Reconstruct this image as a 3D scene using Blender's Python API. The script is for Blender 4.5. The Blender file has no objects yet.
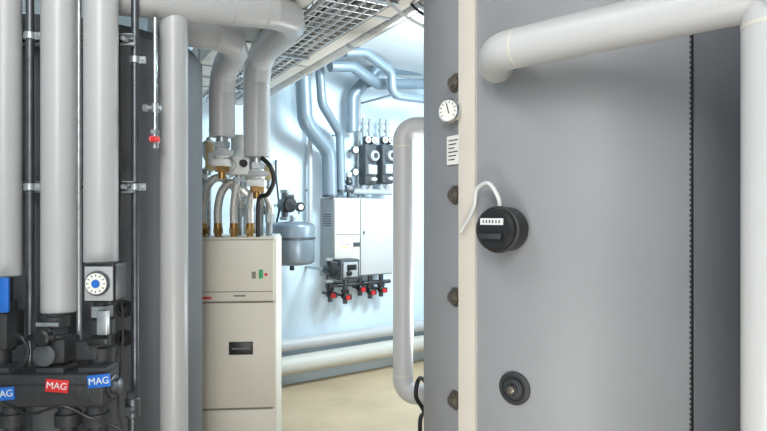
import bpy, bmesh, math, random
from mathutils import Vector, Matrix
random.seed(3)
F=600.0; CX=383.5; CY=215.5; CH=1.5
def V(*a): return Vector(a)
def P(px,py,Y): return V((px-CX)/F*Y, Y, CH+(CY-py)/F*Y)
# back wall frame
W0=V(-0.888,5.3,0); WU=V(0.8056,0.5924,0); WN=V(0.5924,-0.8056,0)
def Wl(s,d,z): return W0+WU*s+WN*d+V(0,0,z)
def Ws(px,d):
    t=(px-CX)/F
    return (t*(W0.y+d*WN.y)-W0.x-d*WN.x)/(WU.x-t*WU.y)
def Wp(px,py,d):
    s=Ws(px,d); p=Wl(s,d,0); p.z=CH+(CY-py)/F*p.y
    return p
TC=V(0.747,2.175,0); TR=0.6
def tank(px,py,out=0.0):
    t=(px-CX)/F; dx,dy=t,1.0
    a=dx*dx+dy*dy; b=-2*(dx*TC.x+dy*TC.y); c=TC.x**2+TC.y**2-(TR+out)**2
    disc=max(b*b-4*a*c,0)
    Y=(-b-math.sqrt(disc))/(2*a)
    p=V(t*Y,Y,CH+(CY-py)/F*Y); n=V(p.x-TC.x,p.y-TC.y,0).normalized()
    return p,n
def tang(px):
    p,n=tank(px,215); return math.atan2(n.y,n.x)
# ---------------- materials
def lin(h):
    h=h.lstrip('#'); o=[]
    for i in (0,2,4):
        c=int(h[i:i+2],16)/255
        o.append(c/12.92 if c<=0.04045 else ((c+0.055)/1.055)**2.4)
    return o
MC={}
def M(name,hexc,rough=0.5,metal=0.0,var=0.08,scale=6,bump=0.0,bscale=60):
    if name in MC: return MC[name]
    m=bpy.data.materials.new(name); m.use_nodes=True
    nt=m.node_tree; b=nt.nodes['Principled BSDF']
    c=lin(hexc)
    tc=nt.nodes.new('ShaderNodeTexCoord'); nz=nt.nodes.new('ShaderNodeTexNoise')
    nz.inputs['Scale'].default_value=scale; nz.inputs['Detail'].default_value=4
    nt.links.new(tc.outputs['Object'],nz.inputs['Vector'])
    r=nt.nodes.new('ShaderNodeValToRGB')
    r.color_ramp.elements[0].position=0.3; r.color_ramp.elements[1].position=0.7
    r.color_ramp.elements[0].color=[x*(1-var) for x in c]+[1]
    r.color_ramp.elements[1].color=[min(1,x*(1+var)) for x in c]+[1]
    nt.links.new(nz.outputs['Fac'],r.inputs['Fac']); nt.links.new(r.outputs['Color'],b.inputs['Base Color'])
    b.inputs['Roughness'].default_value=rough; b.inputs['Metallic'].default_value=metal
    if bump>0:
        n2=nt.nodes.new('ShaderNodeTexNoise'); n2.inputs['Scale'].default_value=bscale
        nt.links.new(tc.outputs['Object'],n2.inputs['Vector'])
        bp=nt.nodes.new('ShaderNodeBump'); bp.inputs['Strength'].default_value=bump; bp.inputs['Distance'].default_value=0.01
        nt.links.new(n2.outputs['Fac'],bp.inputs['Height']); nt.links.new(bp.outputs['Normal'],b.inputs['Normal'])
    MC[name]=m; return m
mWall=M('white_plaster','#d3e3ed',0.9,0,0.03,3,0.15,80)
mCeil=M('ceiling_paint','#c9cfd2',0.9,0,0.04,3)
mFloor=M('screed_floor','#bfa88a',0.6,0,0.12,2.5,0.15,30)
mPipe=M('grey_pvc_jacket','#a8aaaa',0.36,0,0.03,2,0.08,12)
mPipeW=M('white_pvc_jacket','#b9baba',0.38,0,0.03,2,0.06,12)
mPipeC=M('cream_pvc_jacket','#c9c5bb',0.5,0,0.03,2)
mPipeB=M('blue_grey_pvc_jacket','#7d8b96',0.36,0.25,0.05,3)
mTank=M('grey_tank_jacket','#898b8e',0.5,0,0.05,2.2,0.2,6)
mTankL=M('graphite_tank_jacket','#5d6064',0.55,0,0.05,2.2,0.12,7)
mTankD=M('shaded_tank_jacket','#66686d',0.6,0,0.06,2.5,0.12,7)
mStrip=M('cream_strip','#c9c3b8',0.55,0,0.04,5)
mSteel=M('galvanised_steel','#a9aeb0',0.38,0.75,0.15,30)
mZinc=M('zinc_wire','#cfd3d5',0.35,0.4,0.1,30)
mFoil=M('silver_foil_duct','#c3c7c9',0.3,0.6,0.1,10)
mDSteel=M('dark_steel','#5c6064',0.4,0.8,0.15,20)
mChrome=M('chrome','#d5d8da',0.2,1.0,0.05,20)
mBlack=M('black_plastic','#17181a',0.4,0,0.1,10)
mDark=M('anthracite_foam','#292b2e',0.6,0,0.15,12,0.2,60)
mStat=M('graphite_foam','#41464a',0.6,0,0.15,12,0.2,60)
mBrass=M('brass','#a98450',0.32,0.85,0.15,30)
mDBrass=M('tarnished_brass','#6f6a60',0.4,0.6,0.2,30)
mRed=M('red_plastic','#c42a2c',0.45,0,0.05,10)
mBlue=M('blue_plastic','#1b62b8',0.45,0,0.05,10)
mGreen=M('green_plastic','#1f9a5a',0.45,0,0.05,10)
mWhite=M('white_plastic','#cfd2d0',0.4,0,0.03,8)
mGrey=M('light_grey_plastic','#9fa3a5',0.45,0,0.05,8)
mBeige=M('beige_sheet_metal','#cac6b9',0.45,0,0.03,3,0.03,40)
mBeigeD=M('beige_shadow_gap','#77746b',0.6,0,0.03,3)
mYel=M('yellowed_plastic','#c6b689',0.5,0,0.1,8)
mPaper=M('paper_label','#dcdcd6',0.7,0,0.03,8)
mInk=M('ink','#2a2a2c',0.7,0,0.02,8)
mVessel=M('silver_blue_paint','#7a858d',0.35,0.3,0.06,8)
def braid():
    m=M('steel_braid','#bdbdb8',0.35,0.55,0.1,20)
    nt=m.node_tree; b=nt.nodes['Principled BSDF']
    tc=nt.nodes.new('ShaderNodeTexCoord'); ck=nt.nodes.new('ShaderNodeTexVoronoi'); ck.inputs['Scale'].default_value=180
    nt.links.new(tc.outputs['Object'],ck.inputs['Vector'])
    bp=nt.nodes.new('ShaderNodeBump'); bp.inputs['Strength'].default_value=0.6; bp.inputs['Distance'].default_value=0.004
    nt.links.new(ck.outputs['Distance'],bp.inputs['Height']); nt.links.new(bp.outputs['Normal'],b.inputs['Normal'])
    return m
mBraid=braid()
# ---------------- mesh builder
def frame(ax):
    ax=ax.normalized(); h=V(0,0,1) if abs(ax.z)<0.9 else V(0,1,0)
    x=h.cross(ax).normalized(); return x, ax.cross(x).normalized(), ax
class B:
    def __init__(s): s.bm=bmesh.new(); s.sharp=32
    def ring(s,c,x,y,r,n):
        return [s.bm.verts.new(c+x*math.cos(2*math.pi*i/n)*r+y*math.sin(2*math.pi*i/n)*r) for i in range(n)]
    def bridge(s,a,b):
        n=len(a)
        for i in range(n): s.bm.faces.new((a[i],a[(i+1)%n],b[(i+1)%n],b[i]))
    def lathe(s,p,ax,prof,n=28):
        x,y,ax=frame(ax); prev=None
        for k,(t,r) in enumerate(prof):
            rg=s.ring(p+ax*t,x,y,max(r,0.0004),n)
            if prev: s.bridge(prev,rg)
            else: s.bm.faces.new(rg[::-1])
            prev=rg
        s.bm.faces.new(prev); return s
    def cyl(s,a,b,r,n=24,bev=0.0):
        L=(b-a).length
        if bev: pr=[(0,r-bev),(bev,r),(L-bev,r),(L,r-bev)]
        else: pr=[(0,r),(L,r)]
        return s.lathe(a,b-a,pr,n)
    def hexn(s,a,b,r): return s.cyl(a,b,r,6)
    def box(s,c,hx,hy,hz,X=V(1,0,0),Y=V(0,1,0),Z=V(0,0,1),bev=0.0,seg=2):
        t=bmesh.new(); bmesh.ops.create_cube(t,size=2)
        for v in t.verts: v.co=V(v.co.x*hx,v.co.y*hy,v.co.z*hz)
        if bev: bmesh.ops.bevel(t,geom=t.edges[:],offset=min(bev,hx*.9,hy*.9,hz*.9),segments=seg,affect='EDGES',profile=0.5)
        mp={}
        for v in t.verts: mp[v]=s.bm.verts.new(c+X*v.co.x+Y*v.co.y+Z*v.co.z)
        for f in t.faces: s.bm.faces.new([mp[v] for v in f.verts])
        t.free(); return s
    def sphere(s,c,r,n=16):
        pr=[(r-r*math.cos(math.pi*i/10),r*math.sin(math.pi*i/10)) for i in range(11)]
        return s.lathe(c-V(0,0,r),V(0,0,1),pr,n)
    def tube(s,pts,r,fil=0.0,n=20,cap=True,seg=8):
        pts=[p.copy() for p in pts]; path=[pts[0]]
        for i in range(1,len(pts)-1):
            a,b,c=pts[i-1],pts[i],pts[i+1]
            u=(a-b); w=(c-b); lu,lw=u.length,w.length; u.normalize(); w.normalize()
            ang=u.angle(w)
            if fil<=0 or ang>3.1: path.append(b); continue
            d=min(fil/math.tan(ang/2),lu*0.48,lw*0.48)
            p0=b+u*d; p2=b+w*d
            rr=d*math.tan(ang/2); cen=b+(u+w).normalized()*(rr/math.sin(ang/2))
            v0=p0-cen; v2=p2-cen; tot=v0.angle(v2); axr=v0.cross(v2).normalized()
            for k in range(seg+1):
                path.append(cen+Matrix.Rotation(tot*k/seg,3,axr)@v0)
        path.append(pts[-1])
        q=[path[0]]
        for p in path[1:]:
            if (p-q[-1]).length>1e-4: q.append(p)
        path=q; prev=None
        t=(path[1]-path[0]).normalized(); x,y,_=frame(t)
        for i,p in enumerate(path):
            k=r
            if i==0: nt=t
            elif i==len(path)-1: nt=(path[i]-path[i-1]).normalized()
            else: nt=((path[i]-path[i-1]).normalized()+(path[i+1]-path[i]).normalized()).normalized()
            x=(x-nt*x.dot(nt)).normalized(); y=nt.cross(x)
            rg=s.ring(p,x,y,r,n)
            if prev: s.bridge(prev,rg)
            elif cap: s.bm.faces.new(rg[::-1])
            prev=rg
        if cap: s.bm.faces.new(prev)
        return s
def bez(pts,n=24):
    out=[]; q=[pts[0]*2-pts[1]]+pts+[pts[-1]*2-pts[-2]]
    k=max(3,n//(len(pts)-1))
    for i in range(1,len(q)-2):
        for j in range(k):
            t=j/k; a,b,c,d=q[i-1],q[i],q[i+1],q[i+2]
            out.append(0.5*((2*b)+(c-a)*t+(2*a-5*b+4*c-d)*t*t+(3*b-a-3*c+d)*t**3))
    out.append(pts[-1]); return out
WL={}
col=bpy.context.scene.collection
def setp(o,parent,label,cat,kind,group):
    if parent is not None: o.parent=parent
    if label: o['label']=label
    if cat and parent is None: o['category']=cat
    if kind: o['kind']=kind
    if group and parent is None: o['group']=group
def obj(name,b,mat,parent=None,label=None,cat=None,kind=None,group=None):
    bm=b.bm; bmesh.ops.recalc_face_normals(bm,faces=bm.faces[:])
    for f in bm.faces: f.smooth=True
    for e in bm.edges:
        if len(e.link_faces)==2 and e.calc_face_angle(0)>math.radians(b.sharp): e.smooth=False
    mn=V(*[min(v.co[i] for v in bm.verts) for i in range(3)]); mx=V(*[max(v.co[i] for v in bm.verts) for i in range(3)])
    c=(mn+mx)/2
    for v in bm.verts: v.co-=c
    me=bpy.data.meshes.new(name); bm.to_mesh(me); bm.free()
    me.materials.append(mat)
    o=bpy.data.objects.new(name,me); col.objects.link(o)
    WL[o.name]=c
    o.location=c-(WL[parent.name] if parent is not None else V(0,0,0))
    setp(o,parent,label,cat,kind,group); return o
def empty(name,loc,label,cat,group=None):
    o=bpy.data.objects.new(name,None); o.empty_display_size=0.05; o.location=loc; col.objects.link(o)
    WL[o.name]=loc.copy(); setp(o,None,label,cat,None,group); return o
def text(name,body,c,X,Yv,size,mat,parent):
    cu=bpy.data.curves.new(name+'_c','FONT'); cu.body=body; cu.size=size; cu.align_x='CENTER'; cu.align_y='CENTER'; cu.extrude=0.0006
    t=bpy.data.objects.new(name+'_t',cu); col.objects.link(t)
    bpy.context.view_layer.update()
    me=bpy.data.meshes.new_from_object(t); bpy.data.objects.remove(t)
    X=X.normalized(); Yv=Yv.normalized(); Z=X.cross(Yv)
    R=Matrix((X,Yv,Z)).transposed()
    for v in me.vertices: v.co=R@v.co
    me.materials.clear(); me.materials.append(mat)
    o=bpy.data.objects.new(name,me); col.objects.link(o); WL[o.name]=c
    o.location=c-WL[parent.name]; o.parent=parent; return o
UP=V(0,0,1); FR=V(0,-1,0); XR=V(1,0,0)
CEIL=2.9
# ---------------- ROOM
S0,S1,D1=-3.3,2.6,6.6
def slab(name,s0,s1,d0,d1,z0,z1,mat):
    c=Wl((s0+s1)/2,(d0+d1)/2,(z0+z1)/2)
    obj(name,B().box(c,(s1-s0)/2,(d1-d0)/2,(z1-z0)/2,WU,WN,UP),mat,kind='structure')
slab('wall_back',S0,S1,-0.15,0,0,CEIL,mWall)
slab('wall_left',S0-0.15,S0,-0.15,D1+0.15,0,CEIL,mWall)
slab('wall_right',S1,S1+0.15,-0.15,D1+0.15,0,CEIL,mWall)
slab('wall_front',S0,S1,D1,D1+0.15,0,CEIL,mWall)
slab('floor',S0-0.15,S1+0.15,-0.15,D1+0.15,-0.1,0,mFloor)
slab('ceiling',S0-0.15,S1+0.15,-0.15,D1+0.15,CEIL,CEIL+0.1,mCeil)
# ---------------- RIGHT BUFFER TANK
tk=empty('buffer_tank',V(TC.x,TC.y,0),'large cylindrical buffer tank in grey insulation jacket with cream cover strip','buffer tank')
obj('jacket',B().lathe(V(TC.x,TC.y,0.08),UP,[(0,TR-0.02),(0.02,TR),(2.2,TR),(2.24,TR-0.03),(2.27,0.2)],128),mTank,tk,label='grey quilted foam jacket')
obj('base_ring',B().cyl(V(TC.x,TC.y,0),V(TC.x,TC.y,0.085),TR-0.06,64),mBlack,tk)
def arcstrip(a0,a1,r0,r1,z0,z1,n=8):
    b=B(); bm=b.bm; rows=[]
    for i in range(n+1):
        a=a0+(a1-a0)*i/n; c,s=math.cos(a),math.sin(a)
        rows.append([bm.verts.new(V(TC.x+c*r,TC.y+s*r,z)) for r,z in ((r0,z0),(r1,z0),(r1,z1),(r0,z1))])
    for i in range(n):
        for k in range(4): bm.faces.new((rows[i][k],rows[i][(k+1)%4],rows[i+1][(k+1)%4],rows[i+1][k]))
    bm.faces.new(rows[0]); bm.faces.new(rows[-1][::-1]); return b
obj('cover_strip',arcstrip(tang(461),tang(477),TR-0.005,TR+0.010,0.09,2.28),mStrip,tk,label='cream plastic closing strip')
a=tang(692)
obj('jacket_seam',arcstrip(a-0.005,a+0.005,TR-0.003,TR+0.003,0.09,2.28,3),mBlack,tk,label='black zip seam in the jacket')
zs=B()
for i in range(160):
    z=0.12+i*0.0134; aa=a-0.008
    p=V(TC.x+math.cos(aa)*(TR+0.0005),TC.y+math.sin(aa)*(TR+0.0005),z); zs.box(p,0.002,0.002,0.0032)
obj('seam_stitching',zs,mDark,tk)
obj('jacket_shaded_side',arcstrip(a+0.012,a+0.9,TR-0.003,TR+0.003,0.09,2.28,24),mTankD,tk,label='jacket panel past the seam, coloured darker for side shade')  # shade of the side curving away, put into the jacket colour
def sensor(px,py,r=0.019):
    p,n=tank(px,py,0)
    obj('sensor_pocket',B().lathe(p-n*0.003,n,[(0,r*1.6),(0.006,r*1.6),(0.007,r*1.15),(0.016,r*1.15),(0.017,r*.8),(0.026,r*.8),(0.027,r*.5)],20),mDBrass,tk,label='round grey-brass screw-in port')
for py in (83,195,297,400): sensor(456,py)
p,n=tank(458,112)
nd=V(-0.62,-0.78,0).normalized(); c=p+n*0.03
obj('thermometer_stem',B().cyl(p,c,0.011,14),mChrome,tk)
th=obj('thermometer',B().lathe(c-nd*0.012,nd,[(0,0.026),(0.003,0.037),(0.02,0.038),(0.025,0.034)],32),mChrome,tk,label='round dial thermometer with chrome rim')
obj('dial_face',B().cyl(c+nd*0.0125,c+nd*0.0145,0.032,32),mPaper,th,label='white scale')
xx=UP.cross(nd).normalized()
obj('needle',B().box(c+nd*0.0155+UP*0.006,0.0015,0.016,0.0008,(xx+UP*0.3).normalized(),(UP-xx*0.3).normalized(),nd),mInk,th)
b=B()
for i in range(10):
    t=-2.2+i*4.4/9; rr=(xx*math.sin(t)+UP*math.cos(t)); b.box(c+nd*0.0152+rr*0.026,0.001,0.0035,0.0006,rr.cross(nd),rr,nd)
obj('dial_marks',b,mInk,th)
p,n=tank(455,150); Xs=UP.cross(n).normalized()
lb=obj('type_plate',B().box(p+n*0.004,0.034,0.003,0.045,Xs,n,UP),mPaper,tk,label='small white printed data sticker')
ln=B()
for i in range(6): ln.box(p+n*0.0078+UP*(0.030-i*0.012)-Xs*(0.004*(i%3)),0.024-0.004*(i%3),0.0006,0.0014,Xs,n,UP)
obj('printed_text',ln,mInk,lb)
# actuator
p,n=tank(511,229)
Xs=UP.cross(n).normalized()
ac=obj('electric_actuator',B().lathe(p,n,[(0,0.05),(0.015,0.05),(0.016,0.062),(0.07,0.062),(0.073,0.059),(0.095,0.059),(0.102,0.051)],40),mBlack,tk,label='round black electric heater head')
obj('actuator_rim',B().lathe(p,n,[(0.066,0.0635),(0.069,0.065),(0.077,0.065),(0.08,0.06)],40),mDark,ac)
c=p+n*0.1025
obj('actuator_knob',B().box(c+n*0.006-Xs*0.005-UP*0.018,0.034,0.006,0.008,Xs,n,UP,0.003),mDark,ac)
pl=obj('name_plate',B().box(c+n*0.001+UP*0.022-Xs*0.004,0.035,0.0015,0.009,Xs,n,UP),mWhite,ac)
ln=B()
for i in range(6): ln.box(c+n*0.003+UP*0.022+Xs*(-0.029+i*0.0098),0.0018,0.0006,0.0038,Xs,n,UP)
obj('plate_marks',ln,mInk,pl)
c1=p+n*0.065+UP*0.059
q=[c1,c1+UP*0.03-Xs*0.005,c1+UP*0.07-Xs*0.035,c1+UP*0.055-Xs*0.085+n*-0.02,c1-Xs*0.105-n*0.035]
pt,nt_=tank(466,232); q.append(pt+nt_*0.02)
obj('power_cable',B().tube(bez(q),0.006,n=10),mWhite,ac,label='white power cable')
p,n=tank(515,388)
fl=obj('inspection_flange',B().lathe(p,n,[(0,0.047),(0.006,0.047),(0.009,0.04),(0.009,0.036),(0.004,0.034),(0.004,0.03),(0.012,0.028),(0.014,0.015),(0.02,0.014),(0.021,0.01)],40),mDark,tk,label='round dark brown rubber grommet flange')
obj('flange_plug',B().lathe(p+n*0.02,n,[(0,0.012),(0.01,0.012),(0.012,0.008)],6),mDBrass,fl)
# pipe attached to the tank
zc=1.925
A1=P(499,52,1.56); A1.z=zc
A2=V((772-CX)/F*1.14,1.14,zc)
wp=empty('insulated_pipe_run',V(A2.x,A2.y,0),'thick white insulated pipe from grey tank dropping to the floor','pipe')
dirh=(A2-A1).normalized()
obj('horizontal_section',B().tube([A1+V(0.02,0.14,0),A1,A2+dirh*0.25],0.050,0.085,36,seg=12),mPipeW,wp)
obj('vertical_section',B().tube([V(A2.x,A2.y,0.0),V(A2.x,A2.y,zc-0.002)],0.0515,0,36),mPipeW,wp)
obj('joint_collar',B().tube([A1+dirh*0.055,A1+dirh*0.061],0.0508,0,32),mPipeC,wp)
obj('joint_collar',B().tube([V(A2.x,A2.y,zc-0.067),V(A2.x,A2.y,zc-0.059)],0.0525,0,32),mPipeC,wp)
q=[A2+V(-0.10,-0.02,0.07),A2+V(-0.08,-0.055,0.02),A2+V(-0.03,-0.064,-0.045),A2+V(0.05,-0.06,-0.1)]
obj('tie_wire',B().tube(bez(q),0.003,n=8),mStrip,wp)
# ---------------- white pipe behind tank
a=P(403,0,3.05).x
hp=empty('insulated_pipe_run',V(a,3.05,0.5),'slim white insulated pipe with elbows beside the grey tank','pipe')
zt=P(0,127,3.05).z; zb=P(0,394,3.05).z
obj('pipe_insulation',B().tube([V(0.7,2.78,zt),V(0.66,3.05,zt),V(a,3.05,zt),V(a,3.05,zb),V(a+0.14,2.98,zb+0.02),V(0.55,2.74,zb+0.06)],0.051,0.07,32),mPipeW,hp)
for z in (zt-0.10,zb+0.10): obj('joint_collar',B().cyl(V(a,3.05,z-0.004),V(a,3.05,z+0.004),0.052,32),mPipeC,hp)
q=[V(0.24,2.52,0.72),P(421,378,2.7),P(416,396,2.72),P(424,412,2.75),P(420,430,2.75),V(0.2,2.75,0.0)]
obj('drain_hose',B().tube(bez(q,40),0.01,n=12),mBlack,None,'thin black rubber drain hose hanging low beside the tank','hose')
# ---------------- LEFT TANK
LC=V(-1.31,2.61,0)
lt=empty('storage_tank',LC,'dark grey jacketed cylindrical storage tank behind vertical pipes','storage tank')
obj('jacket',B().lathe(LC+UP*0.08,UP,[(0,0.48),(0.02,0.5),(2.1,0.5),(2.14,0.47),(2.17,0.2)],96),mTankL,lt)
obj('base_ring',B().cyl(LC,LC+UP*0.085,0.44,64),mBlack,lt)
def lpt(px,py):
    t=(px-CX)/F; a=t*t+1; b=-2*(t*LC.x+LC.y); c=LC.x**2+LC.y**2-0.25
    Y=(-b-math.sqrt(max(b*b-4*a*c,0)))/(2*a); p=V(t*Y,Y,CH+(CY-py)/F*Y); return p,V(p.x-LC.x,p.y-LC.y,0).normalized()
for py in (309,338):
    p,n=lpt(124,py)
    obj('sensor_pocket',B().lathe(p,n,[(0,0.032),(0.006,0.032),(0.008,0.02),(0.03,0.02),(0.034,0.012)],24),mBlack,lt)
# ---------------- LEFT VERTICAL PIPES
def vpipe(px,Y,r,ytop,ybot,label,mat=mPipe):
    x=(px-CX)/F*Y; z1=CEIL if ytop is None else P(0,ytop,Y).z; z0=P(0,ybot,Y).z
    e=empty('insulated_pipe',V(x,Y,z0),label,'pipe')
    obj('pipe_insulation',B().cyl(V(x,Y,z0),V(x,Y,z1),r,36,0.004),mat,e)
    obj('pipe_core',B().cyl(V(x,Y,z0-0.03),V(x,Y,z0+0.02),r*0.42,20),mDSteel,e)
    return x,z0
vpipe(5,2.0,0.05,None,276,'light grey insulated riser above the blue-handled valve')
vpipe(59,2.0,0.055,None,312,'light grey insulated riser above the black manual valve')
vpipe(101,2.0,0.054,None,262,'light grey insulated riser above the dial thermometer')
x=(174-CX)/F*2.25
e=empty('insulated_pipe',V(x,2.25,0),'long light grey insulated pipe standing on the floor','pipe')
obj('pipe_insulation',B().cyl(V(x,2.25,0),V(x,2.25,2.275),0.051,36),mPipe,e)
def thin(px,Y,r,ytop,ybot,mat,label,name='steel_pipe',clamps=()):
    x=(px-CX)/F*Y; z1=CEIL if ytop is None else P(0,ytop,Y).z; z0=0 if ybot is None else P(0,ybot,Y).z
    e=empty(name,V(x,Y,z0),label,'pipe'); obj('tube',B().cyl(V(x,Y,z0),V(x,Y,z1),r,16),mat,e)
    for py in clamps:
        z=P(0,py,Y).z
        obj('pipe_clamp',B().cyl(V(x,Y,z-0.012),V(x,Y,z+0.012),r+0.006,20,0.002).box(V(x+r+0.012,Y,z),0.012,0.004,0.012).cyl(V(x+r+0.014,Y-0.012,z),V(x+r+0.014,Y+0.012,z),0.004,6),mSteel,e)
    return e
thin(30,1.99,0.013,None,372,mDSteel,'thin dark steel riser held by clamps',clamps=(187,36))
thin(79,2.02,0.008,None,350,mSteel,'thin steel tube between insulated risers')
thin(135,2.1,0.013,None,None,mDSteel,'thin dark steel pipe held by clamps',clamps=(60,187,))
for py in (40,187):
    z=P(0,py,2.075).z
    e=empty('strut_rail',V(-1.1,2.1,z),'slotted galvanised mounting rail behind the risers','mounting rail',group='galvanised mounting rails')
    b=B(); x0=-1.32;x1=-0.865
    b.box(V((x0+x1)/2,2.088,z),(x1-x0)/2,0.003,0.02).box(V((x0+x1)/2,2.077,z+0.018),(x1-x0)/2,0.013,0.002).box(V((x0+x1)/2,2.077,z-0.018),(x1-x0)/2,0.013,0.002)
    obj('rail_channel',b,mSteel,e)
    b=B()
    for i in range(11): b.box(V(x0+0.03+i*0.041,2.0845,z),0.012,0.001,0.005)
    obj('rail_slots',b,mBlack,e)
    for pxx in (28,124): 
        xx=(pxx-CX)/F*2.06
        obj('rail_bolt',B().hexn(V(xx,2.05,z),V(xx,2.085,z),0.009),mSteel,e)
# chrome vent pipe with red valve
Y=2.12; x=(155-CX)/F*Y
e=empty('vent_line',V(x,Y,P(0,148,Y).z),'thin chrome vent tube ending in a small red-handled valve','valve')
obj('tube',B().cyl(V(x,Y,P(0,132,Y).z),V(x,Y,P(0,18,Y).z),0.0075,14),mChrome,e)
zz=P(0,108,Y).z
obj('tee_fitting',B().cyl(V(x,Y,zz-0.016),V(x,Y,zz+0.016),0.013,16).cyl(V(x-0.03,Y,zz),V(x+0.02,Y,zz),0.01,14).hexn(V(x-0.04,Y,zz),V(x-0.025,Y,zz),0.014),mSteel,e)
zz=P(0,140,Y).z
obj('valve_body',B().cyl(V(x,Y,zz-0.03),V(x,Y,zz+0.035),0.012,16).sphere(V(x,Y,zz),0.018).hexn(V(x,Y,zz+0.02),V(x,Y,zz+0.035),0.017),mSteel,e)
obj('valve_handle',B().cyl(V(x,Y-0.02,zz),V(x+0.004,Y-0.034,zz),0.012,12).box(V(x+0.015,Y-0.036,zz-0.002),0.016,0.004,0.009,bev=0.003),mRed,e)
q=[P(119,40,2.05),P(121,150,2.06),P(118,260,2.05),P(123,330,2.04),P(118,400,2.02),P(124,440,2.02)]
obj('sensor_cable',B().tube(bez(q,30),0.004,n=8),mInk,None,'thin black sensor cable running down beside the riser','cable')
# ---------------- manifold & valves on left
Ym=1.93
def mx(px,Y=Ym): return (px-CX)/F*Y
def mz(py,Y=Ym): return CH+(CY-py)/F*Y
mf=empty('distribution_manifold',V(mx(55),Ym,0),'black insulated heating manifold with red and blue label plates','manifold')
b=B(); zc_=mz(386)
b.box(V((mx(-12)+mx(112))/2,Ym,zc_),(mx(112)-mx(-12))/2,0.06,0.052,bev=0.01,seg=3)
for px in (4,57,98):
    b.box(V(mx(px),Ym,zc_+0.058),0.045,0.045,0.012,bev=0.006)
obj('manifold_body',b,mDark,mf)
obj('end_cap',B().lathe(V(mx(112)-0.004,Ym,zc_),V(1,0,0),[(0,0.036),(0.012,0.036),(0.014,0.026),(0.03,0.024),(0.034,0.014)],24),mDSteel,mf)
b=B()
for xx in (mx(18),mx(96)):
    b.box(V(xx,Ym+0.03,(zc_-0.04)/2),0.018,0.018,(zc_-0.04)/2).box(V(xx,Ym+0.03,0.005),0.05,0.05,0.005)
b.box(V((mx(18)+mx(96))/2,Ym+0.03,0.5),(mx(96)-mx(18))/2,0.012,0.015)
obj('manifold_stand',b,mDSteel,mf)
obj('insulation_seam',B().box(V((mx(-12)+mx(112))/2,Ym-0.0595,zc_+0.02),(mx(112)-mx(-12))/2-0.02,0.002,0.0015),mBlack,mf)
for px,py,m,t,rt in ((57,386,mRed,'MAG',-0.08),(3,394,mBlue,'MAG',0.1),(99,381,mBlue,'MAG',0.1)):
    Yl=Ym-0.0625; c=V(mx(px,Yl),Yl,mz(py,Yl)); X=V(math.cos(rt),0,math.sin(rt)); Z=V(-math.sin(rt),0,math.cos(rt))
    l=obj('label_plate',B().box(c,0.036,0.002,0.02,X,V(0,1,0),Z,0.0015),m,mf,label=('red' if m is mRed else 'blue')+' plate with white lettering')
    text('plate_lettering',t,c+V(0,-0.0026,0),X,Z,0.03,mWhite,l)
for px in (14,70,98):
    xx=mx(px)
    obj('outlet_pipe',B().lathe(V(xx,Ym-0.01,zc_-0.05),-UP,[(0,0.03),(0.03,0.03),(0.032,0.04),(0.07,0.04),(0.072,0.024),(0.14,0.024),(0.142,0.034),(0.2,0.034),(0.6,0.03)],24),mDark,mf)
q=[P(4,402,1.80),P(30,414,1.78),P(62,406,1.78),P(90,418,1.8),P(118,428,1.8),P(135,445,1.82)]
obj('sensor_cable',B().tube(bez(q),0.0045,n=8),mBlack,None,'black control cable sagging under the manifold','cable')
q=[P(10,330,1.86),P(22,338,1.84),P(28,352,1.84),P(22,366,1.84),P(10,371,1.85)]
obj('pump_cable',B().tube(bez(q),0.006,n=10),mBlack,None,'short black looped pump cable above the manifold','cable')
c=V(mx(121),2.02,mz(408,2.02))
e=empty('drain_fitting',V(c.x,c.y,0),'grey steel drain fitting on a floor-standing tube','fitting')
obj('fitting_body',B().cyl(c-UP*0.03,c+UP*0.035,0.024,20,0.003).hexn(c+UP*0.035,c+UP*0.055,0.02).cyl(c,c+V(0,-0.04,0),0.015,14),mDSteel,e)
obj('drain_tube',B().cyl(V(c.x,c.y,0),c-UP*0.03,0.014,14),mDSteel,e)
# valve 1: blue handle
ztop=zc_+0.07
Yv=1.95
x=mx(5,1.97)
e=empty('ball_valve',V(x,Yv,ztop),'black insulated valve with a blue lever handle','valve')
obj('valve_body',B().lathe(V(x,Yv,ztop),UP,[(0,0.03),(0.04,0.03),(0.042,0.042),(0.1,0.046),(0.2,0.046),(0.205,0.034),(mz(276,2.0)-ztop,0.034)],28).box(V(x,Yv,ztop+0.11),0.05,0.05,0.06,bev=0.01),mDark,e)
xl=mx(5,1.89)
obj('valve_neck',B().cyl(V(x,Yv-0.03,mz(290)),V(xl,Yv-0.06,mz(290)),0.014,14),mDSteel,e)
obj('lever_handle',B().box(V(xl,1.885,mz(295,1.885)),0.017,0.008,0.056,bev=0.007),mBlue,e,label='blue plastic lever')
# valve 2
x=mx(59,1.97); zt2=mz(312,2.0)
e=empty('regulating_valve',V(x,Yv,ztop),'black regulating valve with ribbed hand knob and steel nuts','valve')
h=zt2-ztop
obj('valve_body',B().lathe(V(x,Yv,ztop),UP,[(0,0.04),(h*.2,0.045),(h*.6,0.045),(h*.62,0.034),(h*.75,0.03),(h*.76,0.045),(h*.97,0.045),(h*.98,0.03),(h,0.03)],28).box(V(x,Yv,ztop+h*.3),0.055,0.05,h*.24,bev=0.008),mDark,e)
obj('union_nut',B().hexn(V(x,Yv,ztop+h*.6),V(x,Yv,ztop+h*.74),0.04),mDSteel,e)
zk=ztop+h*.62
obj('knob_stem',B().cyl(V(x,Yv-0.03,zk),V(x,Yv-0.07,zk),0.016,16),mSteel,e)
b=B(); b.lathe(V(x,Yv-0.062,zk),FR,[(0,0.03),(0.025,0.027),(0.03,0.02)],10)
b.box(V(x,Yv-0.082,zk),0.042,0.006,0.009,bev=0.004); obj('hand_knob',b,mBlack,e)
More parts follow.
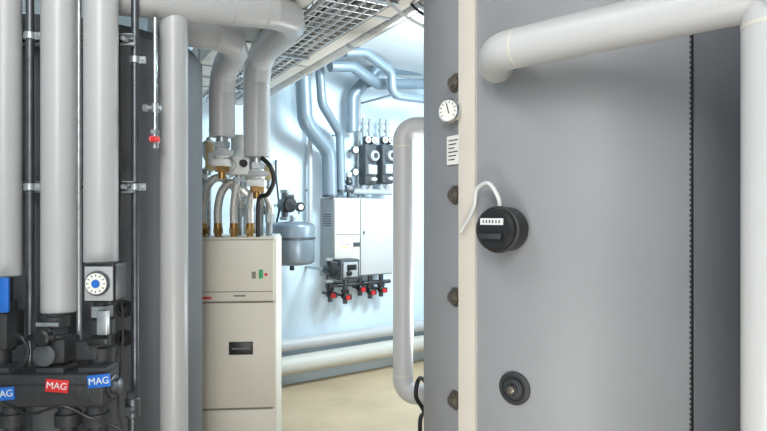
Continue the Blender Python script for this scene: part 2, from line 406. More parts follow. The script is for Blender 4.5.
obj('handle_tag',B().box(V(x,Yv-0.048,mz(323)),0.036,0.002,0.006),mSteel,e)
obj('motor_front',B().lathe(V(x,Yv-0.05,ztop+h*.25),FR,[(0,0.035),(0.02,0.035),(0.024,0.028)],24),mStat,e)
# valve 3: thermometer
x=mx(99,1.94); zt3=mz(262,2.0); h=zt3-ztop
e=empty('thermometer_valve',V(x,Yv,ztop),'shut-off valve with a round dial thermometer in grey housing','thermometer valve')
obj('valve_body',B().lathe(V(x,Yv+0.01,ztop),UP,[(0,0.038),(0.05,0.042),(0.055,0.028),(0.09,0.028),(0.095,0.04),(0.14,0.04),(0.145,0.026),(h*.95,0.026)],28),mDark,e)
obj('union_nut',B().hexn(V(x,Yv+0.01,ztop+0.15),V(x,Yv+0.01,ztop+0.185),0.036),mSteel,e)
zc3=mz(283,1.89); xd=mx(99,1.89)
obj('thermometer_housing',B().box(V(xd,Yv-0.01,zc3),0.049,0.048,0.062,bev=0.01,seg=3),mBlack,e)
fp=obj('face_plate',B().box(V(xd,Yv-0.061,zc3-0.002),0.044,0.004,0.054,bev=0.003),mGrey,e,label='pale grey square face plate')
d=obj('dial',B().lathe(V(xd,Yv-0.064,zc3),FR,[(0,0.038),(0.012,0.038),(0.015,0.035)],36),mDSteel,e)
yy=Yv-0.0795
obj('dial_face',B().cyl(V(xd,yy,zc3),V(xd,yy-0.002,zc3),0.033,36),mPaper,d,label='white scale')
obj('dial_hub',B().cyl(V(xd,yy-0.0018,zc3),V(xd,yy-0.005,zc3),0.013,24),mBlue,d,label='blue hub')
b=B()
for i in range(12):
    t=i*math.pi/6; b.box(V(xd+math.sin(t)*0.026,yy-0.0025,zc3+math.cos(t)*0.026),0.0012,0.0008,0.0035,V(math.cos(t),0,-math.sin(t)),V(0,1,0),V(math.sin(t),0,math.cos(t)))
obj('dial_marks',b,mInk,d)
obj('handle_base',B().box(V(xd,Yv-0.03,mz(322)),0.018,0.012,0.04,bev=0.006),mSteel,e)
obj('side_block',B().box(V(x-0.03,Yv+0.0,mz(350)),0.035,0.035,0.03,bev=0.006),mDark,e)
obj('black_lever',B().box(V(xd-0.01,Yv-0.05,mz(340)),0.03,0.01,0.01,bev=0.004),mBlack,e)
# ---------------- top header pipes on the left
def run(name,pts,r,fil,mat,label,rings=()):
    e=empty(name,pts[-1],label,'pipe')
    bb=B(); bb.sharp=15
    obj('pipe_insulation',bb.tube(pts,r,fil,48,seg=2),mat,e)
    for (c,d) in rings:
        d=d.normalized(); obj('joint_collar',B().cyl(c-d*0.005,c+d*0.005,r+0.0015,32),mat,e)
    return e
YA=3.1
a0=P(100,-6,2.1);a1=P(299,15,2.5);a2=P(257,58,YA);a3=P(257,157,YA)
am=a0.lerp(a1,0.62); ad=(a1-a0)
run('insulated_pipe_run',[a0,a1,a2,a3],0.067,0.13,mPipe,'thick light grey insulated header bending toward the beige cabinet',[(am,ad),(a0.lerp(a1,0.8),ad),(a3+UP*0.36,UP),(a3+UP*0.03,UP)])
b0=P(150,26,2.5);b1=P(242,40,2.7);b2=P(222,72,3.0);b3=P(222,137,3.0)
run('insulated_pipe_run',[b0,b1,b2,b3],0.063,0.12,mPipe,'second light grey insulated header bending down over the hoses',[(b0.lerp(b1,0.7),b1-b0),(b3+UP*0.2,UP),(b3+UP*0.03,UP)])
c0=P(120,-45,2.3);c1=P(215,-14,2.7);c2=P(300,-16,3.0)
run('insulated_pipe_run',[c0,c1,c2],0.07,0.15,mPipe,'light grey insulated header close to the ceiling')
# ---------------- beige cabinet
th6=math.radians(5); EX=V(math.cos(th6),math.sin(th6),0); EY=V(-math.sin(math.radians(7)),math.cos(math.radians(7)),0)
C0=V((197-CX)/F*3.0,3.0,0)
def cab(a,b_,z): return C0+EX*a+EY*b_+UP*z
def cz(py): return CH+(CY-py)/200.0
W_=0.38; TOP=cz(237.5)
cb=empty('heat_pump_cabinet',cab(W_/2,0.3,0),'tall beige sheet-metal heat pump cabinet with black grip','cabinet')
def cbox(name,a0,a1,b0,b1,z0,z1,mat,par=cb,bev=0.0,label=None):
    return obj(name,B().box(cab((a0+a1)/2,(b0+b1)/2,(z0+z1)/2),(a1-a0)/2,(b1-b0)/2,(z1-z0)/2,EX,EY,UP,bev),mat,par,label=label)
cbox('body',0.006,W_-0.006,0.016,0.60,0.03,TOP-0.004,mBeigeD)
cbox('side_panel',W_-0.012,W_+0.010,0.03,0.60,0.05,TOP-0.012,mBeige)
cbox('side_panel',-0.002,0.012,0.03,0.60,0.05,TOP-0.012,mBeige)
cbox('top_panel',-0.002,W_+0.004,0.0,0.605,TOP-0.012,TOP,mBeige,bev=0.004)
up=cbox('upper_front_panel',0,W_,0.0,0.03,cz(302),TOP-0.013,mBeige,bev=0.006)
lp=cbox('lower_front_panel',0.012,W_+0.006,0.012,0.03,cz(410),cz(304),mBeige,bev=0.004)
bp_=cbox('bottom_front_panel',0.012,W_+0.006,0.012,0.03,0.06,cz(412),mBeige,bev=0.004)
cbox('plinth',0.02,W_-0.01,0.03,0.58,0.0,0.05,mBlack)
cbox('panel_groove',0.006,W_-0.006,-0.001,0.002,cz(292.6),cz(291.8),mBeigeD,up)
g=cbox('grip_handle',0.155,0.275,0.006,0.016,cz(356),cz(343),mBlack,lp,0.003,'black recessed grip')
cbox('grip_highlight',0.17,0.26,0.003,0.008,cz(350.4),cz(349),mDSteel,g)
cbox('control_display',0.27,0.29,-0.003,0.002,cz(279),cz(272),mBeigeD,up)
cbox('power_switch',0.305,0.325,-0.005,0.002,cz(279),cz(270),mGreen,up,0.002,'green rocker switch')
obj('warning_lamp',B().cyl(cab(0.34,0.002,cz(275)),cab(0.34,-0.005,cz(275)),0.008,14),mRed,up)
lg=cbox('brand_mark',0.02,0.07,-0.0015,0.001,cz(299.5),cz(297),mRed,up,label='small red maker mark')
cbox('small_plate',0.18,0.24,-0.0025,0.001,cz(297),cz(295.5),mBeigeD,up)
# ---------------- hoses + valves above cabinet
hpx=[203,218,234,250]; ends=[(240,200),(250,196),(261,198),(270,206)]; peaks=[178,183,176,186]
for i in range(4):
    Yh=3.13
    p0=P(hpx[i],237,Yh); p0.z=TOP
    e=empty('braided_hose',p0,'steel-braided flexible hose arching up from the cabinet','hose',group='braided connection hoses')
    obj('brass_fitting',B().cyl(p0,p0+UP*0.02,0.018,18).hexn(p0+UP*0.015,p0+UP*0.045,0.026).cyl(p0+UP*0.045,p0+UP*0.07,0.022,18),mBrass,e)
    s0=p0+UP*0.06; q1=P(ends[i][0],ends[i][1],3.27)
    zpk=P(0,peaks[i],3.2).z
    dx=q1.x-s0.x
    pts=[s0,s0+UP*0.09,V(s0.x+dx*.14,Yh+0.01,zpk-0.045),V(s0.x+dx*.48,Yh+0.03,zpk),V(s0.x+dx*.85,Yh+0.08,zpk-0.045),q1,q1-UP*0.05]
    obj('braided_sleeve',B().tube(bez(pts,42),0.021,n=16),mBraid,e)
    pe2=pts[-1]
    obj('end_nut',B().hexn(pe2-UP*0.04,pe2+UP*0.005,0.026),mSteel,e)
    obj('stub_pipe',B().cyl(V(pe2.x,pe2.y,TOP),pe2-UP*0.035,0.013,14),mSteel,e)
q=[P(262,158,3.06),P(270,166,3.03),P(274,180,3.03),P(268,194,3.05),P(259,200,3.08),P(258,226,3.08)]; q[-1].z=TOP
obj('rubber_hose',B().tube(bez(q,30),0.012,n=14),mBlack,None,'black rubber hose curling above the cabinet','hose')
def vassembly(px,py,Y,label):
    x=(px-CX)/F*Y; z=CH+(CY-py)/F*Y
    e=empty('shut_off_valve',V(x,Y,z-0.2),label,'valve')
    obj('union_nut',B().cyl(V(x,Y,z-0.02),V(x,Y,z+0.02),0.03,20).hexn(V(x,Y,z-0.045),V(x,Y,z-0.015),0.04),mSteel,e)
    obj('valve_body',B().sphere(V(x,Y,z-0.075),0.044,20).cyl(V(x,Y,z-0.13),V(x,Y,z-0.03),0.028,20).cyl(V(x,Y,z-0.075),V(x,Y-0.06,z-0.075),0.02,16).box(V(x,Y,z-0.12),0.045,0.035,0.018,bev=0.006),mWhite,e)
    obj('valve_handle',B().box(V(x+0.02,Y-0.066,z-0.075),0.05,0.007,0.014,bev=0.005),mGrey,e)
    obj('lower_nut',B().hexn(V(x,Y,z-0.165),V(x,Y,z-0.135),0.036).cyl(V(x,Y,z-0.2),V(x,Y,z-0.16),0.02,18),mBrass,e)
    return e
vassembly(222,139,3.0,'white shut-off valve with unions below the grey riser')
vassembly(257,160,3.1,'white shut-off valve with nuts beside the black hose')
Y=3.14
e=empty('mixing_unit',P(236,182,Y),'cream and white mixing unit with brass ports above the hoses','mixing valve')
c=P(239,166,Y)
obj('unit_housing',B().box(c,0.066,0.04,0.05,bev=0.012),mWhite,e)
obj('port_tube',B().cyl(c+V(-0.15,0,0.0),c+V(0.12,0,0.0),0.024,18),mYel,e)
obj('riser_tube',B().cyl(c+V(-0.15,0,-0.02),c+V(-0.15,0,0.12),0.026,18),mYel,e)
obj('unit_cap',B().lathe(c+V(-0.03,-0.04,0),FR,[(0,0.028),(0.02,0.026),(0.024,0.018)],22),mWhite,e)
obj('unit_knob',B().lathe(c+V(0.035,-0.04,0.01),FR,[(0,0.02),(0.03,0.018),(0.034,0.012)],22),mBlack,e)
obj('brass_port',B().hexn(c+V(-0.09,0,0),c+V(-0.12,0,0),0.034),mBrass,e)
obj('brass_port',B().hexn(c+V(0.08,0,0),c+V(0.11,0,0),0.034),mBrass,e)
obj('side_body',B().box(c+V(-0.125,-0.02,0.035),0.026,0.026,0.03,bev=0.006),mWhite,e)
obj('lower_port',B().cyl(c-UP*0.045,c-UP*0.1,0.022,18).hexn(c-UP*0.06,c-UP*0.085,0.032),mSteel,e)
c=P(209,150,3.25)
e=empty('air_vent_valve',c-UP*0.06,'small white automatic air vent on a steel stem','air vent')
obj('vent_body',B().lathe(c-UP*0.06,UP,[(0,0.022),(0.03,0.036),(0.1,0.036),(0.115,0.015),(0.13,0.012)],20),mWhite,e)
obj('vent_stem',B().cyl(V(c.x,c.y,TOP),c-UP*0.055,0.013,14).hexn(c-UP*0.12,c-UP*0.09,0.026),mSteel,e)
c=P(205,178,3.22)
e=empty('shut_off_valve',c-UP*0.05,'small steel ball valve with pale lever beside the hoses','valve')
obj('valve_body',B().sphere(c,0.03).cyl(c-UP*0.05,c+UP*0.05,0.018,16),mSteel,e)
obj('valve_lever',B().box(c+V(-0.01,-0.035,0.01),0.035,0.005,0.01,bev=0.003),mWhite,e)
c=P(240,146,3.3)
e=empty('junction_box',c,'small white junction box with cable glands','junction box')
obj('box_housing',B().box(c,0.045,0.03,0.06,bev=0.008),mWhite,e)
obj('cable_gland',B().cyl(c-UP*0.05,c-UP*0.08,0.012,12),mBlack,e)
c=P(268,172,3.3)
e=empty('pressure_switch',c,'small cream pressure switch on a steel pipe','switch')
obj('switch_housing',B().box(c,0.032,0.03,0.04,bev=0.006),mYel,e)
obj('switch_pipe',B().cyl(V(c.x,c.y,TOP),c-UP*0.03,0.012,12),mSteel,e)
q=[P(240,162,3.3),P(233,176,3.29),P(212,180,3.3),P(199,196,3.3),P(198,225,3.3)]; q[-1].z=TOP
obj('control_cable',B().tube(bez(q,30),0.005,n=8),mWhite,None,'thin white control cable drooping behind the hoses','cable')
x=P(246,0,3.42).x
e=empty('steel_pipe',V(x,3.42,TOP),'slim pale steel riser standing on the cabinet behind the hoses','pipe')
obj('tube',B().cyl(V(x,3.42,TOP),V(x,3.42,2.36),0.016,16),mZinc,e)
obj('pipe_clamp',B().cyl(V(x,3.42,1.9),V(x,3.42,1.925),0.023,20,0.002),mSteel,e)
# ---------------- cable trays
TD=V(0.479,-0.878,0); TN=V(-0.878,-0.479,0)
T0=V(-0.885,4.6,0)
def tr(l,w,z): return T0+TD*l+TN*w+UP*z
L0,L1=-0.35,2.9
ZT=2.39
# ribbed silver flexible duct on the outer side
e=empty('flexible_duct',tr(1.2,0.055,ZT+0.03),'ribbed silver flexible duct hung beside the cable trunking','duct')
pr=[]; L=L1-L0; nn=int(L/0.014)
for i in range(nn+1):
    pr.append((i*L/nn,0.052 if i%2 else 0.046))
obj('ribbed_hose',B().lathe(tr(L0,0.05,ZT+0.045),TD,pr,24),mFoil,e)
for l in (0.2,0.9,1.6,2.3):
    obj('duct_strap',B().cyl(tr(l-0.012,0.05,ZT+0.045),tr(l+0.012,0.05,ZT+0.045),0.0545,24).cyl(tr(l,0.05,ZT+0.095),tr(l,0.05,CEIL),0.005,8),mSteel,e)
e=empty('cable_trunking',tr(1.2,0.14,ZT),'closed beige-grey cable trunking hung below the ceiling','cable trunking')
obj('trunking_body',B().box(tr((L0+L1)/2,0.145,ZT+0.045),(L1-L0)/2,0.034,0.04,TD,TN,UP,0.006),mPipeC,e)
obj('trunking_lid',B().box(tr((L0+L1)/2,0.145,ZT+0.002),(L1-L0)/2,0.037,0.004,TD,TN,UP,0.001),mPipeC,e)
for l in (0.1,1.1,2.1):
    obj('joint_cover',B().box(tr(l,0.145,ZT-0.001),0.012,0.038,0.004,TD,TN,UP),mSteel,e)
    obj('threaded_rod',B().cyl(tr(l,0.145,ZT+0.08),tr(l,0.145,CEIL),0.005,8),mSteel,e)
e=empty('insulated_pipe',tr(1.2,0.08,ZT+0.2),'slim pale insulated pipe running above the cable trunking','pipe')
obj('pipe_insulation',B().cyl(tr(L0,0.09,ZT+0.17),tr(L1,0.09,ZT+0.17),0.045,20),mPipeW,e)
for l in (0.6,1.8): obj('pipe_hanger',B().cyl(tr(l,0.09,ZT+0.2),tr(l,0.09,CEIL),0.005,8),mSteel,e)
e=empty('wire_cable_tray',tr(1.2,0.3,ZT),'galvanised wire basket cable tray carrying pale cables','cable tray')
b=B(); w0,w1=0.195,0.45; hz=0.12
for i in range(6):
    w=w0+(w1-w0)*i/5; b.tube([tr(L0,w,ZT),tr(L1,w,ZT)],0.0048,n=6)
for w in (w0,w1):
    for h in (0.04,0.08,0.12): b.tube([tr(L0,w,ZT+h),tr(L1,w,ZT+h)],0.004,n=6)
k=int((L1-L0)/0.07)
for i in range(k+1):
    l=L0+i*0.07
    b.tube([tr(l,w0,ZT+hz),tr(l,w0,ZT),tr(l,w1,ZT),tr(l,w1,ZT+hz)],0.0043,n=6)
obj('wire_basket',b,mZinc,e)
for l in (0.3,1.3,2.3):
    obj('tray_hanger',B().box(tr(l,(w0+w1)/2,ZT-0.012),0.015,0.14,0.004,TD,TN,UP).cyl(tr(l,w1+0.006,ZT-0.01),tr(l,w1+0.006,CEIL),0.004,8),mSteel,e)
for i in range(12):
    w=w0+0.025+i*0.019; pts=[tr(L0+j*(L1-L0)/9,w+random.uniform(-.009,.009),ZT+0.018+0.022*(i%3)+random.uniform(0,0.02)) for j in range(10)]
    kx=i%5
    obj('tray_cable',B().tube(bez(pts,40),0.008+0.003*(i%3),n=8),(mInk if kx==2 else mGrey if kx==1 else mPipeW if i%2 else mPipeC),None,'%s power cable lying in the wire tray'%('black' if kx==2 else 'grey' if kx==1 else 'white' if i%2 else 'cream'),'cable',group='cables in the wire tray')
e=empty('ventilation_duct',tr(1.2,0.5,ZT+0.05),'flat pale grey ventilation duct with flanged joints','duct')
obj('duct_body',B().box(tr((L0+L1)/2,0.58,ZT+0.08),(L1-L0)/2,0.10,0.07,TD,TN,UP,0.004),mPipeC,e)
for l in (0.2,0.8,1.4,2.0,2.6): obj('duct_flange',B().box(tr(l,0.58,ZT+0.08),0.012,0.107,0.077,TD,TN,UP),mSteel,e)
for l in (0.5,1.7): obj('duct_strap',B().cyl(tr(l,0.692,ZT+0.0),tr(l,0.692,CEIL),0.005,8).cyl(tr(l,0.468,ZT+0.0),tr(l,0.468,CEIL),0.005,8).box(tr(l,0.58,ZT+0.003),0.012,0.125,0.003,TD,TN,UP),mSteel,e)
q=[P(375,-12,2.5),P(400,12,2.4),P(430,28,2.3),P(452,18,2.1),P(457,-8,2.0),P(455,-30,1.95)]
obj('hanging_cable',B().tube(bez(q,40),0.006,n=10),mWhite,None,'white cable sagging in a loop from tray to tank','cable')
q=[P(395,-20,2.6),P(415,8,2.5),P(434,16,2.35),P(448,-4,2.2),P(450,-30,2.1)]
obj('hanging_cable',B().tube(bez(q,40),0.006,n=10),mInk,None,'dark grey cable sagging above the tank','cable')
# ---------------- BACK WALL
for z,r,d,lab,mt in ((0.2,0.08,0.112,'thick cream insulated pipe running low along the wall',mPipeC),(0.375,0.054,0.1,'slimmer white insulated pipe running low along the wall',mPipeW)):
    e=empty('insulated_pipe',Wl(0,d,0),lab,'pipe')
    obj('pipe_insulation',B().cyl(Wl(-1.6,d,z),Wl(2.2,d,z),r,32),mt,e)
    for s in (-1.2,1.9): obj('pipe_bracket',B().box(Wl(s,d/2+.001,z),0.012,d/2,0.012,WU,WN,UP).cyl(Wl(s-0.012,d,z),Wl(s+0.012,d,z),r+0.003,32),mSteel,e)
    if r>0.06:
        for s in (-1.2,1.9): obj('pipe_foot',B().box(Wl(s,d,z/2-r/2),0.02,0.03,(z-r)/2+0.002,WU,WN,UP),mSteel,e)
def wrun(pl,r,fil,mat,label):
    pts=[Wp(x,y,d) for x,y,d in pl]
    e=empty('insulated_pipe_run',pts[-1],label,'pipe')
    bb=B(); bb.sharp=17
    obj('pipe_insulation',bb.tube(pts,r,fil,32,seg=4),mat,e)
    p=pts[-1]; dd=(pts[-1]-pts[-2]).normalized()
    obj('end_collar',B().cyl(p-dd*0.02,p+dd*0.004,r+0.004,24),mDSteel,e)
    obj('wall_bracket',B().cyl(pts[-2],pts[-2]-WN*(pl[-2][2]-.001),0.01,8),mSteel,e)
wrun([(302,60,0.3),(305,122,0.3),(329,152,0.15),(330,197,0.15)],0.066,0.14,mPipeB,'blue-grey insulated pipe with an S-bend on the white wall')
wrun([(319,60,0.3),(322,104,0.3),(340,134,0.12),(341,192,0.12)],0.04,0.1,mPipeB,'slimmer blue-grey insulated pipe with an S-bend')
wrun([(310,60,0.1),(310,120,0.07),(310,190,0.07),(310,232,0.07)],0.022,0.05,mPipeW,'thin white wall pipe above the expansion vessel')
wrun([(352,132,0.12),(352,96,0.12),(378,68,0.2),(430,70,0.2)],0.058,0.1,mPipeB,'blue-grey insulated pipe running high along the wall')
wrun([(330,66,0.45),(352,66,0.45),(378,84,0.36),(430,84,0.36)],0.05,0.1,mPipeB,'blue-grey insulated pipe crossing under the ceiling')
wrun([(345,52,0.62),(365,52,0.62),(392,72,0.54),(392,95,0.54),(430,100,0.54)],0.04,0.08,mPipeB,'slim blue-grey insulated pipe with two bends under the ceiling')
d=0.24; s0=Ws(334,d); s1=Ws(393,d)
zt=Wp(350,198,d).z; zb=Wp(350,277,d).z; sm=(s0+s1)/2-0.05
e=empty('wall_control_cabinet',Wl((s0+s1)/2,0,zb),'white wall-hung heating control unit with two front doors','control cabinet')
def wbox(name,a0,a1,d0,d1,z0,z1,mat,par,bev=0.0,label=None):
    return obj(name,B().box(Wl((a0+a1)/2,(d0+d1)/2,(z0+z1)/2),(a1-a0)/2,(d1-d0)/2,(z1-z0)/2,WU,WN,UP,bev),mat,par,label=label)
wbox('housing',s0,s1,0.0,d-0.01,zb,zt,mGrey,e,0.006)
dr=wbox('door',s0+0.004,sm-0.006,d-0.01,d+0.006,zb+0.01,zt-0.006,mPipeC,e,0.006)
d2=wbox('door',sm+0.006,s1-0.004,d-0.01,d+0.004,zb+0.01,zt-0.006,mPipeW,e,0.006)
zz=Wp(345,246,d).z
wbox('warning_sticker',s0+0.06,s0+0.17,d+0.006,d+0.008,zz-0.03,zz+0.04,mPaper,dr)
wbox('sticker_print',s0+0.07,s0+0.15,d+0.008,d+0.009,zz-0.022,zz-0.004,mYel,dr)
wbox('sticker_print',s0+0.07,s0+0.16,d+0.008,d+0.009,zz+0.008,zz+0.014,mInk,dr)
wbox('door_display',s0+0.2,s0+0.27,d+0.006,d+0.009,zz-0.01,zz+0.03,mDSteel,dr)
wbox('panel_line',s0+0.012,sm-0.014,d+0.006,d+0.0075,zz+0.10,zz+0.105,mDSteel,dr)
wbox('door_lock',sm+0.03,sm+0.045,d+0.004,d+0.01,zz+0.1,zz+0.13,mDSteel,d2)
b=B()
for i in range(6): b.box(Wl(s0-0.001,0.12,zt-0.15-0.02*i),0.001,0.07,0.004,WU,WN,UP)
obj('side_vents',b,mDSteel,e)
def wpump(px,py,d,label,sc=1.0,group=None):
    c=Wp(px,py,d); e=empty('circulation_pump',c-UP*0.08,label,'pump',group)
    obj('motor_head',B().lathe(c,WN,[(0,0.05*sc),(0.02,0.055*sc),(0.09,0.055*sc),(0.1,0.045*sc),(0.104,0.02)],24),mBlack,e)
    obj('terminal_box',B().box(c+UP*0.05*sc+WN*0.05,0.04*sc,0.03,0.025*sc,WU,WN,UP,0.004),mBlack,e)
    obj('pump_volute',B().cyl(c-UP*0.1*sc,c+UP*0.1*sc,0.026*sc,18).sphere(c-WN*0.02,0.05*sc),mDSteel,e)
    obj('flange_nut',B().hexn(c+UP*0.085*sc,c+UP*0.11*sc,0.036*sc),mSteel,e)
    obj('flange_nut',B().hexn(c-UP*0.11*sc,c-UP*0.085*sc,0.036*sc),mSteel,e)
    obj('pump_bracket',B().cyl(c,c-WN*d,0.012,10),mSteel,e)
wpump(329,270,0.40,'black circulation pump below the white control unit',0.95)
c=Wp(346,269,0.33)
e=empty('pump_controller',c-UP*0.07,'grey and black pump controller box with round knob','pump controller')
obj('controller_housing',B().box(c,0.1,0.07,0.09,WU,WN,UP,0.012),mStat,e)
obj('controller_front',B().box(c+WN*0.072,0.075,0.006,0.065,WU,WN,UP,0.004),mGrey,e)
obj('controller_screen',B().box(c+WN*0.078+UP*0.02+WU*0.01,0.05,0.003,0.024,WU,WN,UP,0.002),mBlack,e)
obj('controller_knob',B().lathe(c+WN*0.078-WU*0.02-UP*0.03,WN,[(0,0.026),(0.02,0.023),(0.024,0.015)],20),mBlack,e)
obj('controller_bracket',B().cyl(c-UP*0.065,c-UP*0.065-WN*0.33,0.012,10).cyl(c-UP*0.08,c-UP*0.14,0.022,16),mDSteel,e)
for px,py in ((330,294),(345,296),(360,288),(370,291),(381,289)):
    dd=0.12; c=Wp(px,py,dd)
    e=empty('drain_valve',c-UP*0.05,'small red-handled valve on a short pipe below the control unit','valve',group='red-handled valves')
    obj('valve_pipe',B().cyl(c-UP*0.07,V(c.x,c.y,zb+0.002),0.022,14).cyl(c,c-WN*0.12,0.012,8),mDSteel,e)
    obj('valve_body',B().sphere(c,0.038,14).hexn(c+UP*0.03,c+UP*0.06,0.036).box(c+WN*0.01+WU*0.03-UP*0.01,0.026,0.022,0.024,WU,WN,UP,0.004),mBlack,e)
    obj('valve_handle',B().lathe(c+WN*0.025-UP*0.01,WN,[(0,0.01),(0.02,0.012),(0.022,0.023),(0.036,0.023)],14),mRed,e)
zmn=Wp(365,283,0.12).z
e=empty('wall_manifold',Wl(Ws(360,0.12),0,zmn-0.03),'dark collecting tube below the white control unit','manifold')
obj('manifold_tube',B().cyl(Wl(Ws(326,0.12),0.12,zmn),Wl(Ws(390,0.12),0.12,zmn),0.02,18,0.004),mDSteel,e)
for px in (338,376): obj('tube_bracket',B().box(Wl(Ws(px,0.06),0.06,zmn),0.01,0.06,0.01,WU,WN,UP),mSteel,e)
# expansion vessel
c=Wp(292,244,0.3); r=0.19
e=empty('expansion_vessel',c-UP*0.17,'silver-blue drum-shaped expansion vessel with a clamping band','expansion vessel')
obj('vessel_shell',B().lathe(c-UP*0.18,UP,[(0,0.03),(0.005,0.11),(0.015,0.165),(0.028,0.183),(0.045,r),(0.325,r),(0.342,0.183),(0.355,0.165),(0.365,0.11),(0.37,0.03)],40),mVessel,e)
obj('clamping_band',B().cyl(c+UP*0.04,c+UP*0.06,r+0.006,40,0.002),mDSteel,e)
obj('wall_bracket',B().box(c-WN*0.24,0.03,0.06,0.12,WU,WN,UP),mSteel,e)
obj('vessel_port',B().cyl(c+UP*0.185,c+UP*0.24,0.02,14).hexn(c+UP*0.2,c+UP*0.225,0.032),mSteel,e)
obj('lower_stub',B().cyl(c-UP*0.22,c-UP*0.175,0.02,14),mBlack,e)
wpump(285,205,0.3,'black circulation pump above the expansion vessel',1.15)
c=Wp(299,207,0.3)
e=empty('pressure_gauge',c-UP*0.05,'small black pressure gauge beside the pump','gauge')
obj('gauge_case',B().lathe(c,WN,[(0,0.04),(0.03,0.04),(0.034,0.036)],24),mBlack,e)
obj('gauge_face',B().cyl(c+WN*0.0345,c+WN*0.036,0.024,24),mPaper,e)
obj('gauge_stem',B().cyl(c-UP*0.06,c-UP*0.03,0.01,12).cyl(c,c-WN*0.3,0.01,8),mSteel,e)
q=[Wp(276,225,0.25),Wp(279,210,0.25),Wp(278,195,0.2),Wp(276,175,0.05),Wp(276,160,0.02)]
obj('wall_cable',B().tube(bez(q,30),0.008,n=8),mInk,None,'dark cable rising on the white wall','cable')
# pump stations
for px in (367,384):
    d=0.12; c=Wp(px,147,d)
    e=empty('pump_station',c-UP*0.3,'graphite pump station with paired white dial thermometers','pump station',group='wall pump stations')
    obj('station_insulation',B().box(c-UP*0.17,0.068,0.07,0.19,WU,WN,UP,0.02,3),mStat,e)
    for sgn in (-1,1):
        cc=c+WU*0.036*sgn
        obj('riser_tube',B().cyl(cc,cc+UP*0.27,0.018,14).hexn(cc+UP*0.14,cc+UP*0.17,0.028).hexn(cc+UP*0.21,cc+UP*0.235,0.026),mGrey,e)
        t=obj('dial',B().lathe(cc+UP*0.06+WN*0.03,WN,[(0,0.036),(0.04,0.036),(0.044,0.032)],20),mDSteel,e)
        obj('dial_face',B().cyl(cc+UP*0.06+WN*0.0735,cc+UP*0.06+WN*0.076,0.031,20),mPaper,t)
        obj('dial_tip',B().cyl(cc+UP*0.06+WN*0.076,cc+UP*0.06+WN*0.08,0.009,12),mRed if sgn<0 else mBlue,t)
        obj('outlet_tube',B().cyl(V(cc.x,cc.y,c.z-0.45),cc-UP*0.35,0.018,14).hexn(cc-UP*0.4,cc-UP*0.375,0.028),mSteel,e)
    p_=c-UP*0.09+WU*0.015
    pm=obj('pump_head',B().lathe(p_+WN*0.065,WN,[(0,0.05),(0.05,0.05),(0.055,0.044),(0.06,0.02)],24),mGrey,e)
    obj('pump_plate',B().cyl(p_+WN*0.125,p_+WN*0.128,0.026,20),mBlack,pm)
    obj('station_pump_box',B().box(c-UP*0.22+WN*0.085-WU*0.01,0.05,0.03,0.045,WU,WN,UP,0.005),mGrey,e)
    obj('filling_valve',B().cyl(c-UP*0.31+WN*0.06,c-UP*0.31+WN*0.12,0.016,12).box(c-UP*0.31+WN*0.12,0.03,0.006,0.01,WU,WN,UP,0.002),mWhite,e)
zmn=Wp(375,192,0.12).z
e=empty('wall_manifold',Wl(Ws(375,0.12),0,zmn-0.03),'grey horizontal wall manifold tube joining the pump stations','manifold')
sa,sb=Ws(352,0.12),Ws(391,0.12)
obj('manifold_tube',B().cyl(Wl(sa,0.12,zmn),Wl(sb,0.12,zmn),0.028,18,0.004),mGrey,e)
obj('tube_bracket',B().box(Wl((sa+sb)/2,0.05,zmn),0.012,0.05,0.012,WU,WN,UP),mSteel,e)
for px,py in ((355,150),(355,172)):
    c=Wp(px,py,0.1)
    e=empty('pressure_gauge',c-UP*0.03,'small round white-faced gauge on the white wall','gauge',group='small wall gauges')
    obj('gauge_case',B().lathe(c-WN*0.1,WN,[(0,0.012),(0.08,0.012),(0.082,0.038),(0.11,0.038),(0.114,0.034)],24),mDSteel,e)
    obj('gauge_face',B().cyl(c+WN*0.0145,c+WN*0.016,0.03,24),mPaper,e)
sx=Ws(359,0.07)
e=empty('steel_pipe',Wl(sx,0.07,zt),'slim grey steel feed pipe above the white control unit','pipe')
obj('tube',B().cyl(Wl(sx,0.07,zt),Wl(sx,0.07,2.75),0.016,14),mGrey,e)
obj('pipe_clamp',B().cyl(Wl(sx,0.07,2.3),Wl(sx,0.07,2.33),0.024,16).box(Wl(sx,0.035,2.315),0.008,0.035,0.008,WU,WN,UP),mSteel,e)
c=Wp(349,182,0.13)
e=empty('safety_valve',c,'small dark safety valve with white cap above the control unit','valve')
obj('valve_body',B().cyl(V(c.x,c.y,zt),c+UP*0.05,0.022,16).sphere(c,0.036).box(c-UP*0.06,0.045,0.03,0.03,WU,WN,UP,0.006),mDSteel,e)
obj('valve_cap',B().cyl(c+UP*0.045,c+UP*0.09,0.028,16,0.004),mWhite,e)
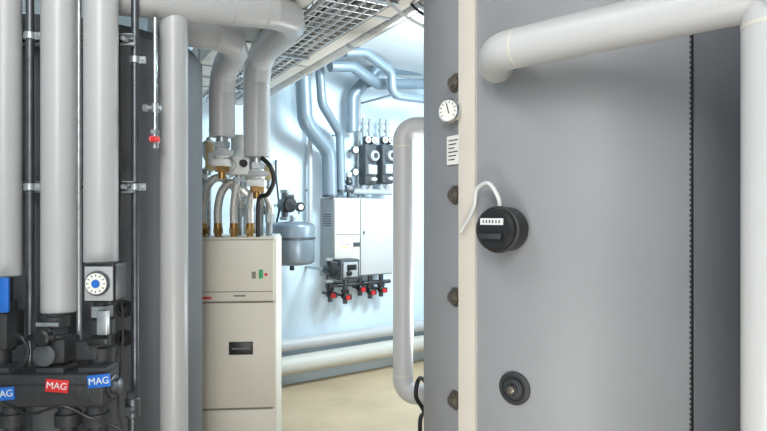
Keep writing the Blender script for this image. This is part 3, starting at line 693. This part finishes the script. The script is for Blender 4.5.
# ---------------- LIGHTS
def area(name,loc,target,size,power,color,sy=None):
    l=bpy.data.lights.new(name,'AREA'); l.energy=power; l.color=color; l.size=size
    o=bpy.data.objects.new(name,l); col.objects.link(o); o.location=loc
    o.rotation_euler=(Vector(target)-Vector(loc)).to_track_quat('-Z','Y').to_euler(); return o
area('ceiling_light_back',(0.75,4.3,2.8),(-0.6,5.4,1.1),0.7,105,(0.70,0.90,1.0))
area('area_light_back_low',(1.3,5.0,1.9),(-0.4,5.2,0.9),0.6,22,(0.85,0.94,1.0))  # area light well below the ceiling, aimed low into the back
area('room_light_front',(-0.6,-0.8,2.4),(0.1,2.4,1.25),1.3,128,(1.0,0.985,0.965))
area('added_fill_left',(-0.7,0.9,2.75),(-0.85,2.4,1.0),0.5,11,(1.0,0.98,0.96))  # added fill to lift the left side, not a lamp of the room
area('added_uplight_low',(-0.2,0.3,0.6),(-0.5,3.2,1.8),0.6,18,(1.0,0.98,0.95))  # added uplight brightening the dark tray area, no real lamp here
area('added_tray_uplight',(0.55,3.35,0.9),(-0.45,3.5,2.4),0.4,24,(0.97,0.98,1.0))  # unseen uplight added behind the tank to brighten the tray underside
w=bpy.data.worlds.new('world'); bpy.context.scene.world=w; w.use_nodes=True
w.node_tree.nodes['Background'].inputs[0].default_value=(0.75,0.85,1,1); w.node_tree.nodes['Background'].inputs[1].default_value=0.3
# ---------------- CAMERA
cd=bpy.data.cameras.new('camera'); cam=bpy.data.objects.new('camera',cd); col.objects.link(cam)
cam.location=(0,0,CH); cam.rotation_euler=(math.radians(90),0,0)
cd.sensor_width=36; cd.lens=36*F/767; cd.clip_start=0.02
bpy.context.scene.camera=cam
# turn the whole room so its walls follow the world axes
ang=-math.atan2(WU.y,WU.x); R3=Matrix.Rotation(ang,3,'Z'); R4=R3.to_4x4()
done=set()
for o in list(bpy.data.objects):
    if o.type in ('LIGHT','CAMERA'):
        rot=R3@o.rotation_euler.to_matrix(); o.location=R3@o.location; o.rotation_euler=rot.to_euler()
    else:
        o.location=R3@o.location
        if o.type=='MESH' and o.data.name not in done:
            o.data.transform(R4); done.add(o.data.name)
try:
    bpy.context.scene.view_settings.view_transform='Standard'
except Exception: pass
